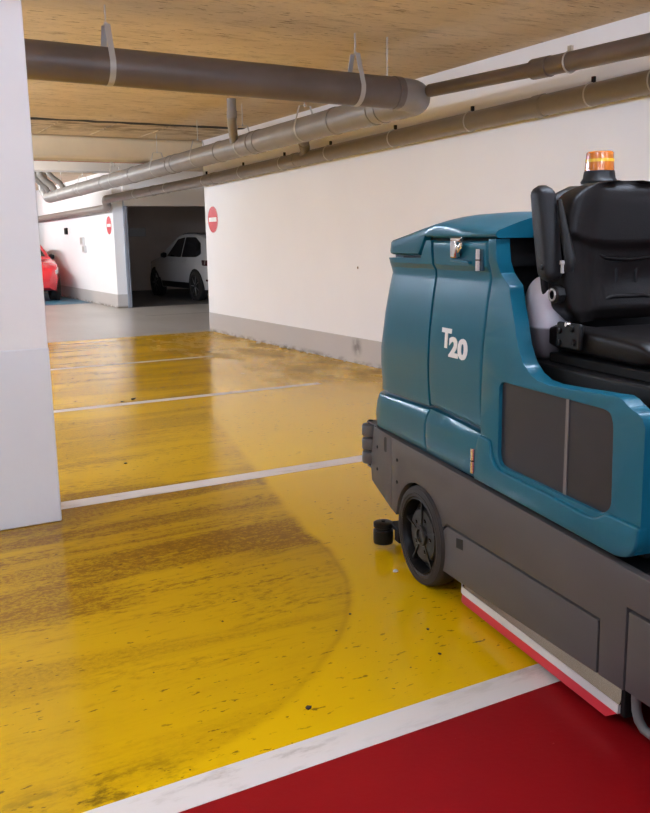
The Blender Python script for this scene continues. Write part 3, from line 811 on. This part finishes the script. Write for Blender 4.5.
# ---- lid
LSH = [(-0.10, 1.430), (0.10, 1.438), (0.16, 1.442), (0.30, 1.462), (0.43, 1.482), (0.54, 1.496), (0.60, 1.498), (0.80, 1.482), (0.95, 1.468), (1.30, 1.466)]
LTOP = [(-0.05, 1.442), (0.05, 1.468), (0.15, 1.492), (0.25, 1.512), (0.37, 1.527), (0.5, 1.536), (0.75, 1.538), (0.95, 1.528), (1.10, 1.52)]
def lid_vmin(u):
    uc = 0.165
    if u >= uc: return 0.012
    s = min(1.0, (uc-u)/0.17)
    return 0.012+0.17*(1-math.sqrt(max(0, 1-s*s)))
def lid(name, u0, u1, zb_, n, inset=0.0):
    bm = bmesh.new()
    rows = []
    for i in range(n+1):
        t = i/n
        u = u0+(u1-u0)*t
        vm = lid_vmin(u)+inset
        sh, tp = lerp_tab(LSH, u), lerp_tab(LTOP, u)
        b = zb_(u)
        half = []
        half.append((vm+0.012, b)); half.append((vm+0.002, b+0.006)); half.append((vm, b+0.014))
        half.append((vm+0.004, max(sh-0.008, b+0.02))); half.append((vm+0.012, max(sh, b+0.026)))
        for q in (0.15, 0.35, 0.6, 0.85, 1.0):
            v_ = vm+0.012+(0.24)*q
            half.append((v_, max(sh, b+0.026)+(max(tp, sh+0.004)-max(sh, b+0.026))*math.sin(PI/2*q)))
        sec = half+[(MW/2, half[-1][1]+0.004)]+[(MW-p, z) for p, z in reversed(half)]
        rows.append([bm.verts.new((u, p, z)) for p, z in sec])
    for a, b in zip(rows, rows[1:]):
        for j in range(len(a)):
            k = (j+1) % len(a)
            bm.faces.new((a[j], a[k], b[k], b[j]))
    bm.faces.new(rows[0]); bm.faces.new(rows[-1])
    return fin(name, bm, TEAL, mc, 32)
lid('rear_lid', -0.015, S12-0.003, lambda u: 1.379 if u < 0.405 else (1.379+(u-0.405)*0.071/0.06 if u < 0.465 else 1.450), 34, 0.006)
lid('tank_lid', S12+0.002, 1.02, lambda u: 1.447-(u-0.5)*0.008, 16)
# dark block filling the gap under the lids
box('lid_gap_block', 0.20, 1.0, 0.048, MW-0.04, 1.345, 1.455, CHASS, mc)
# ---- latch, hinges
lr = panel('latch_recess', [(0.700, 1.430), (0.706, 1.360), (0.845, 1.352), (0.842, 1.362), (0.722, 1.370), (0.716, 1.430)], 0.006, 0.03, TEAL, mc, 0.003, 2)
la = box('latch', 0.735, 0.775, -0.012, 0.016, 1.372, 1.440, CHROME, mc, bevel=0.006)
la['label'] = 'chrome lid latch'
box('latch_hook', 0.730, 0.800, -0.008, 0.014, 1.432, 1.446, CHROME, la, bevel=0.003)
tube('latch_ring', [(0.795, 0.004, 1.425), (0.808, -0.004, 1.412), (0.795, -0.006, 1.395), (0.782, -0.004, 1.410), (0.794, 0.003, 1.424)], 0.006, CHROME, la, n=8)
for bu, w0, w1, bv in ((0.908, 1.330, 1.406, 0.012), (0.923, 0.598, 0.690, -0.004)):
    h = tube('hinge_pin', [(bu, bv, w0), (bu, bv, w1)], 0.011, CHROME, mc, n=14)
    wm = (w0+w1)/2
    tube('hinge_knuckle', [(bu, bv, wm-0.002), (bu, bv, wm+0.002)], 0.0115, GAP, h, n=14)
    box('hinge_plate', bu-0.022, bu+0.022, bv+0.004, bv+0.012, w0, w1, TEALD, h)

# ---- lettering
def letter(txt, u, w_, size, sx=1.0):
    cu = bpy.data.curves.new('t', 'FONT'); cu.body = txt; cu.size = size; cu.extrude = 0.0012; cu.offset = 0.0045
    cu.resolution_u = 4
    to = bpy.data.objects.new('t', cu); C.objects.link(to)
    dg = bpy.context.evaluated_depsgraph_get()
    me = bpy.data.meshes.new_from_object(to.evaluated_get(dg))
    bpy.data.objects.remove(to)
    me.transform(Matrix(((sx, 0, 0, 0), (0, 0, -1, 0), (0, 1, 0, 0), (0, 0, 0, 1))))
    for v in me.vertices:
        v.co.x += u; v.co.z += w_
        v.co.y += lerp_tab(LEAN, v.co.z)-0.0012
    me.materials.clear()
    o = link('lettering', me, LETTER, mc); o['label'] = 'white letters ' + txt
    return o
letter('T', 0.648, 1.036, 0.098, 1.18)
letter('20', 0.710, 1.006, 0.100, 1.40)

# ---- seat bay
box('seat_deck', 1.00, 1.78, 0.10, MW-0.06, 0.958, 1.030, BLACK, mc, bevel=0.008)
box('seat_plinth', 1.16, 1.74, 0.145, 0.86, 1.031, 1.062, CHASS, mc, bevel=0.004)
box('bulkhead', 0.958, 0.975, 0.060, MW-0.06, 0.958, 1.43, CHASS, mc)
box('footwell', 1.80, 2.36, 0.034, MW-0.034, 0.50, 0.527, BLACK, mc, bevel=0.004)

def super_slab(name, fn, nu, nv, m, parent):
    """closed skin from a parametric map fn(a in 0..1 around section, t in 0..1 along)"""
    bm = bmesh.new()
    rows = [[bm.verts.new(fn(i/nu, j/nv)) for i in range(nu)] for j in range(nv+1)]
    for a, b in zip(rows, rows[1:]):
        for i in range(nu):
            bm.faces.new((a[i], a[(i+1) % nu], b[(i+1) % nu], b[i]))
    bm.faces.new(rows[0]); bm.faces.new(rows[-1])
    return fin(name, bm, m, parent, 60)
def sgnpow(x, p): return math.copysign(abs(x)**p, x)

VC, BH = 0.425, 0.288      # seat centre (across) and half width
def back_fn(a, t):
    # t: bottom -> top
    z = 1.165+0.460*t
    # outline half width: narrower foot, broad shoulders, rounded top
    hw = BH*(0.90+0.10*math.sin(PI*min(1, t*1.25)))
    if t > 0.70: hw *= (max(0.0, 1-((t-0.70)/0.302)**3.2))**0.42
    if t < 0.10: hw *= 0.86+1.4*t
    th = 0.062*(1 if t < 0.85 else max(0.25, (1-((t-0.85)/0.152)**2))**0.5)
    if t < 0.08: th *= 0.55+5.6*t
    an = 2*PI*a
    s = sgnpow(math.cos(an), 0.55); q = sgnpow(math.sin(an), 0.62)
    lean = -0.035*(t-0.3)
    bol = 0.050*max(0, abs(s)-0.55)/0.45*(1-0.75*max(0, t-0.55)/0.45) if q > 0 else 0.0
    # head pad bulges over a U-shaped edge
    ed = 0.60-0.10*(1-s*s)
    pad = 0.016*min(1, max(0, (t-ed)/0.05)) if q > 0.2 else 0.0
    ws_ = 0.030*s*s      # sides wrap forward
    return Vector((1.135+lean+ws_+th*q+bol+pad-(0.022*math.exp(-((t-0.30)/0.13)**2)*math.exp(-(s/0.35)**2) if q > 0.2 else 0.0), VC+hw*s, z))
bk = super_slab('backrest', back_fn, 56, 44, VINYL, mc)
# back shell behind the pad
def shell_fn(a, t):
    v = back_fn(a, 0.02+0.95*t)
    return Vector((1.09-0.035*(t-0.3)+0.030*((v.y-VC)/BH)**2+0.035*math.sin(2*PI*a), VC+(v.y-VC)*1.035, v.z))
super_slab('back_shell', shell_fn, 40, 20, BLACK, bk)
# moulded lumbar vents
for k in (-1, 1):
    tube('lumbar_ridge', [(1.178, VC+k*0.045, 1.34), (1.180, VC+k*0.040, 1.325), (1.180, VC+k*0.040, 1.29), (1.178, VC+k*0.045, 1.275)], 0.006, BLACK, bk, n=8)
tube('lumbar_fold', [(1.186, VC-0.15, 1.392), (1.190, VC-0.09, 1.372), (1.192, VC, 1.365), (1.190, VC+0.09, 1.372), (1.186, VC+0.15, 1.392)], 0.007, VINYL, bk, n=8)
tube('lumbar_fold', [(1.194, VC-0.14, 1.225), (1.196, VC-0.06, 1.243), (1.196, VC+0.06, 1.243), (1.194, VC+0.14, 1.225)], 0.008, VINYL, bk, n=8)

def cush_fn(a, t):
    # t: rear -> front ; section across
    u = 1.17+0.50*t
    an = 2*PI*a
    s = sgnpow(math.cos(an), 0.5); q = sgnpow(math.sin(an), 0.55)
    e = 1.0
    if t < 0.08: e = 0.75+3.1*t
    if t > 0.86: e = max(0.2, 1-((t-0.86)/0.141)**2)**0.5
    hw = (BH+0.005)*(0.94+0.06*e)
    zc = 1.106-0.010*t
    th = 0.040*e
    bol = 0.038*max(0, abs(s)-0.5)/0.5*(1-0.55*t) if q > 0 else 0
    return Vector((u, VC+hw*s, zc+th*q+bol*e))
cu_ = super_slab('seat_cushion', cush_fn, 56, 32, VINYL, mc)
# recliner bracket, knob
rb = box('recliner_bracket', 1.250, 1.375, 0.108, 0.124, 1.092, 1.175, BLACK, mc, bevel=0.006)
for bu, bw in ((1.270, 1.108), (1.270, 1.148), (1.345, 1.116), (1.335, 1.158)):
    lathe('bracket_bolt', [(0.011, 0), (0.010, -0.007), (0, -0.009)], (0, 1, 0), (bu, 0.1078, bw), RIM, rb, n=10)
lathe('bracket_screw', [(0.007, 0), (0.007, -0.014), (0, -0.014)], (0, 1, 0), (1.320, 0.1078, 1.172), CHROME, rb, n=8)
kn = lathe('arm_knob', [(0.012, 0.05), (0.012, 0), (0.028, -0.002), (0.030, -0.010), (0.030, -0.030), (0.024, -0.036), (0.012, -0.036), (0.012, -0.026), (0, -0.026)], (0, 1, 0), (1.218, 0.146, 1.259), BLACK, mc, n=8)
tube('knob_ring', arc((1.218, 0.1095, 1.259), (1, 0, 0), (0, 0, 1), 0.018, 0, 2*PI*0.999, 16), 0.0035, ZINC, kn, n=6)
# raised arm rests
def arm(v0, side):
    def f(a, t):
        an = 2*PI*a
        s = sgnpow(math.cos(an), 0.6); q = sgnpow(math.sin(an), 0.6)
        z = 1.302+0.306*t
        e = 1.0
        if t < 0.10: e = math.sqrt(max(0.10, 1-((0.10-t)/0.103)**2))
        if t > 0.90: e = math.sqrt(max(0.10, 1-((t-0.90)/0.103)**2))
        hu = (0.034+0.006*math.sin(PI*t))*e
        uu = 1.225-0.065*t
        return Vector((uu+hu*s, v0+0.034*e*q, z))
    o = super_slab('armrest', f, 28, 30, ARMM, mc)
    tube('arm_bracket', [(1.275, v0+0.030*side, 1.335), (1.282, v0+0.030*side, 1.375), (1.248, v0+0.03*side, 1.46), (1.213, v0+0.030*side, 1.56)], [0.016, 0.018, 0.014, 0.008], BLACK, o, n=12)
    lathe('arm_pivot', [(0.010, 0), (0.009, -0.006*side), (0, -0.007*side)], (0, 1, 0), (1.223, v0-0.033*side, 1.348), RIM, o, n=12)
    lathe('arm_screw', [(0.010, 0.0), (0.010, 0.012), (0.006, 0.013), (0.006, 0.040)], (0, 0, -1), (1.270, v0+0.012*side, 1.370), ZINC, o, n=8)
arm(0.098, 1)
arm(2*VC-0.098, -1)

# ---- white tank beside the seat
def tank_fn(cx, cy, ru, rv, z0, z1):
    def f(a, t):
        an = 2*PI*a
        s = sgnpow(math.cos(an), 0.75); q = sgnpow(math.sin(an), 0.75)
        e = 1.0
        if t > 0.70: e = math.sqrt(max(0.004, 1-((t-0.70)/0.301)**2))
        if t < 0.50: e = 0.52+0.48*math.sin(PI/2*min(1, t/0.50))
        if t < 0.05: e *= 0.75+5*t
        return Vector((cx+ru*e*s, cy+rv*e*q, z0+(z1-z0)*t))
    return f
tk = super_slab('water_tank', tank_fn(1.075, 0.185, 0.075, 0.060, 1.031, 1.318), 30, 26, TANK, mc)
tk['label'] = 'translucent white tank half full'
super_slab('tank_neck', tank_fn(1.020, 0.215, 0.040, 0.05, 1.031, 1.292), 24, 20, TANK, tk)

# ---- beacon
be = lathe('beacon_post', [(0.05, 0.0), (0.05, 0.02), (0.022, 0.024), (0.022, 0.112)], (0, 0, 1), (0.80, 0.585, 1.535), BLACK, mc, n=24)
lathe('beacon_base', [(0.066, 0), (0.068, 0.008), (0.060, 0.020), (0.056, 0.046), (0.030, 0.047)], (0, 0, 1), (0.80, 0.585, 1.638), BLACK, be, n=32)
lens = lathe('beacon_lens', [(0.0545, 0), (0.0545, 0.004), (0.050, 0.066), (0.046, 0.070), (0, 0.071)], (0, 0, 1), (0.80, 0.585, 1.685), AMBER, be, n=36)
lens['label'] = 'amber beacon lens'
lathe('lens_band', [(0.0529, 0.032), (0.0527, 0.038), (0.0523, 0.043)], (0, 0, 1), (0.80, 0.585, 1.685), AMBER_L, lens, n=36, cap=False)

# ---- nose of the machine (outside the picture)
def nose_fn(a, t):
    an = 2*PI*a
    s = sgnpow(math.cos(an), 0.45); q = sgnpow(math.sin(an), 0.45)
    return Vector((2.24+0.05*t+(0.17-0.07*t)*s, MW/2+(0.47-0.12*t*t)*q, 0.53+0.72*t))
ns = super_slab('front_cowl', nose_fn, 40, 16, TEAL, mc)
box('front_bumper', 2.385, 2.43, 0.04, MW-0.04, 0.22, 0.515, SKIRT, mc, bevel=0.012)
for k in (-1, 1):
    lathe('headlight', [(0.055, -0.03), (0.058, 0.0), (0.050, 0.008), (0, 0.010)], (1, 0, 0.12), (2.405, MW/2+k*0.30, 0.72), PLASTW, ns, n=24)
box('dash_panel', 2.16, 2.30, MW/2-0.26, MW/2+0.26, 1.235, 1.275, BLACK, ns, bevel=0.015)
tube('steering_column', [(2.20, MW/2, 1.15), (2.02, MW/2, 1.30)], 0.03, BLACK, ns, n=14)
tube('steering_wheel', arc((2.0, MW/2, 1.32), (0, 1, 0), (0.64, 0, 0.77), 0.18, 0, 2*PI*0.999, 32), 0.014, BLACK, ns, n=10)

# ================================================================== CARS
def car(name, label, loc, rz, paint, suv=True):
    c = tag(empty(name, loc, rz), label, 'car')
    # local: +X nose, Z up, length ~4.6
    Lh, W = 2.32, 0.94
    top = [(-2.32, 0.78), (-2.28, 0.98), (-2.20, 1.12), (-2.05, 1.27), (-1.75, 1.50), (-1.35, 1.60), (-0.8, 1.645), (-0.2, 1.65), (0.15, 1.60), (0.55, 1.40), (0.95, 1.14), (1.10, 1.06), (1.6, 0.99), (2.05, 0.89), (2.25, 0.78), (2.32, 0.60)]
    bot = [(-2.32, 0.46), (-2.2, 0.32), (-1.9, 0.27), (1.9, 0.25), (2.2, 0.28), (2.32, 0.36)]
    wid = [(-2.32, 0.70), (-2.2, 0.83), (-1.9, 0.90), (-1.4, 0.945), (-0.7, 0.925), (0.4, 0.925), (1.3, 0.94), (1.8, 0.90), (2.15, 0.78), (2.32, 0.58)]
    def yat(x, z):
        w_ = lerp_tab(wid, x)
        b = 1.0
        if z > b: return w_*(1-0.035) - (z-b)*0.34*w_/0.94
        if z > 0.86: return w_*(1-0.035*(z-0.86)/0.14)
        if z < 0.5: return w_*(0.94+0.06*(z-0.25)/0.25)
        return w_
    bm = bmesh.new()
    rows = []
    xs = [-2.32+4.64*i/44 for i in range(45)]
    for x in xs:
        tp, bt = lerp_tab(top, x), lerp_tab(bot, x)
        half = [(yat(x, bt+(tp-0.03-bt)*k/9), bt+(tp-0.03-bt)*k/9) for k in range(10)]
        ye = yat(x, tp-0.03)
        half += [(ye*0.93, tp-0.008), (ye*0.6, tp+0.005), (0.0, tp+0.012)]
        sec = half+[(-p, z) for p, z in reversed(half[:-1])]
        rows.append([bm.verts.new((x, p, z)) for p, z in sec])
    for a, b in zip(rows, rows[1:]):
        for j in range(len(a)):
            k = (j+1) % len(a)
            bm.faces.new((a[j], a[k], b[k], b[j]))
    bm.faces.new(rows[0]); bm.faces.new(rows[-1])
    body = fin('body', bm, paint, c, 40)
    def patch(nm, poly, m, par, off=0.006, sides=(1, -1)):
        for sd in sides:
            bm = bmesh.new()
            vs = [bm.verts.new((p[0], 0, p[1])) for p in poly]
            bm.faces.new(vs)
            for k in range(1, 24):
                bmesh.ops.bisect_plane(bm, geom=bm.verts[:]+bm.edges[:]+bm.faces[:], plane_co=(-2.4+0.2*k, 0, 0), plane_no=(1, 0, 0))
            for k in range(1, 12):
                bmesh.ops.bisect_plane(bm, geom=bm.verts[:]+bm.edges[:]+bm.faces[:], plane_co=(0, 0, 0.3+0.12*k), plane_no=(0, 0, 1))
            ret = bmesh.ops.extrude_face_region(bm, geom=bm.faces[:])
            inner = {e for e in ret['geom'] if isinstance(e, bmesh.types.BMVert)}
            for v in bm.verts:
                v.co.y = sd*(yat(v.co.x, v.co.z)+(off if v not in inner else -0.02))
            fin(nm, bm, m, par)
    patch('side_window', rounded([(0.62, 1.06), (0.12, 1.50), (-0.32, 1.55), (-0.36, 1.05)], 0.04), CARG, body)
    patch('side_window', rounded([(-0.42, 1.05), (-0.38, 1.55), (-1.05, 1.54), (-1.45, 1.40), (-1.62, 1.13), (-1.40, 1.06)], 0.05), CARG, body)
    patch('tail_light', rounded([(-2.26, 0.98), (-1.72, 0.99), (-1.80, 0.86), (-2.28, 0.84)], 0.03), TAIL, body)
    patch('head_light', rounded([(1.75, 0.86), (2.16, 0.78), (2.14, 0.68), (1.85, 0.72)], 0.03), PLASTW, body)
    patch('sill', [(-0.95, 0.42), (0.98, 0.42), (0.98, 0.27), (-0.95, 0.27)], BLACK, body, 0.003)
    patch('rear_reflector', rounded([(-2.25, 0.52), (-1.95, 0.53), (-1.95, 0.48), (-2.25, 0.47)], 0.02), TAIL, body)
    def strip(nm, x0, x1, k, m):
        bm = bmesh.new(); rr = []
        for i in range(9):
            x = x0+(x1-x0)*i/8
            tp = lerp_tab(top, x); y = yat(x, tp-0.03)*k
            rr.append([bm.verts.new((x, s*y, tp+0.012+0.010*(1-abs(s)**2))) for s in (-1, -0.6, 0, 0.6, 1)])
        for a, b in zip(rr, rr[1:]):
            for j in range(4): bm.faces.new((a[j], a[j+1], b[j+1], b[j]))
        ret = bmesh.ops.extrude_face_region(bm, geom=bm.faces[:])
        for e in ret['geom']:
            if isinstance(e, bmesh.types.BMVert): e.co.z -= 0.03
        fin(nm, bm, m, body)
    strip('windscreen', 0.18, 0.98, 0.86, CARG)
    strip('rear_window', -2.02, -1.50, 0.82, CARG)
    if suv: strip('roof_panel', -1.2, 0.05, 0.90, CARG)
    for sd in (1, -1):
        bm = bmesh.new()
        add_lathe(bm, [(0.0, 0), (0.06, 0.02), (0.075, 0.08), (0.05, 0.15), (0, 0.16)], (0, sd, 0), (0.52, sd*0.92, 1.10), 14)
        fin('wing_mirror', bm, BLACK, body)
        for x in (-0.55, 0.25):
            box('door_handle', x-0.26, x-0.06, sd*0.935-0.012, sd*0.935+0.012, 0.93, 0.955, paint, body, bevel=0.005)
    for wx in (-1.40, 1.42):
        for sd in (1, -1):
            yo = sd*(lerp_tab(wid, wx)+0.004)
            lathe('wheel_arch', [(0.405, 0.0), (0.405, -0.10*sd)], (0, 1, 0), (wx, yo, 0.37), GAP, body, n=36)
            t = lathe('wheel', [(0.25, -0.02*sd), (0.27, 0.012*sd), (0.32, 0.016*sd), (0.352, 0.0), (0.355, -0.04*sd), (0.355, -0.2*sd), (0.25, -0.22*sd)], (0, 1, 0), (wx, yo, 0.355), RUBBER, c, n=36, cap=False)
            rim = lathe('rim', [(0.255, 0.008*sd), (0.24, 0.006*sd), (0.22, -0.03*sd), (0.08, -0.035*sd), (0.06, 0.0), (0, 0.002*sd)], (0, 1, 0), (wx, yo, 0.355), RIM, t, n=30, cap=False)
            for k in range(7):
                a = 2*PI*k/7
                tube('spoke', [(wx+0.05*math.cos(a), yo-0.004*sd, 0.355+0.05*math.sin(a)), (wx+0.235*math.cos(a), yo-0.004*sd, 0.355+0.235*math.sin(a))], [0.018, 0.012], ALLOY, rim, n=6)
    return c
car('white_car', 'white sport utility car parked in the open dark garage', (8.64, 21.95, 0), math.radians(92), CARW)
car('red_car', 'red car in the blue bay beside far white wall', (4.12, 24.85, 0), math.radians(-91), CARR, suv=False)

# ================================================================== small debris
def chip(x, y, r, m, name, label, group):
    bm = bmesh.new()
    bmesh.ops.create_icosphere(bm, subdivisions=1, radius=r)
    for v in bm.verts:
        v.co *= random.uniform(0.7, 1.25)
        v.co.z *= 0.45
        v.co.x *= random.uniform(0.8, 1.3)
    zmin = min(v.co.z for v in bm.verts)
    bmesh.ops.translate(bm, verts=bm.verts, vec=(0, 0, -zmin))
    o = fin(name, bm, m, None, 20, loc=(x, y, 0.0))
    tag(o, label, 'debris', group)
for x, y, r in ((5.17, 11.25, 0.035), (5.20, 11.05, 0.02), (5.18, 10.52, 0.045), (5.21, 10.40, 0.03), (5.20, 10.0, 0.03), (5.21, 9.85, 0.02), (5.21, 9.38, 0.03), (5.20, 12.1, 0.02), (5.21, 8.9, 0.018)):
    chip(x, y, r, CHIP, 'plaster_chip', 'crumbled pale plaster chip at foot of the right wall', 'plaster chips along the wall')
for x, y, r in ((2.298, 7.852, 0.05), (2.18, 7.80, 0.03), (1.55, 5.55, 0.02), (1.15, 2.22, 0.02), (1.72, 2.30, 0.014), (1.80, 2.48, 0.012), (1.62, 2.75, 0.012), (1.50, 2.65, 0.010)):
    chip(x, y, r*0.55, CRUMB, 'dirt_crumb', 'dark crumb of dirt on yellow paint', 'dirt crumbs on yellow paint')
chip(2.015, 3.02, 0.014, CHIP, 'pebble', 'small pale pebble beside the machine wheel', None)
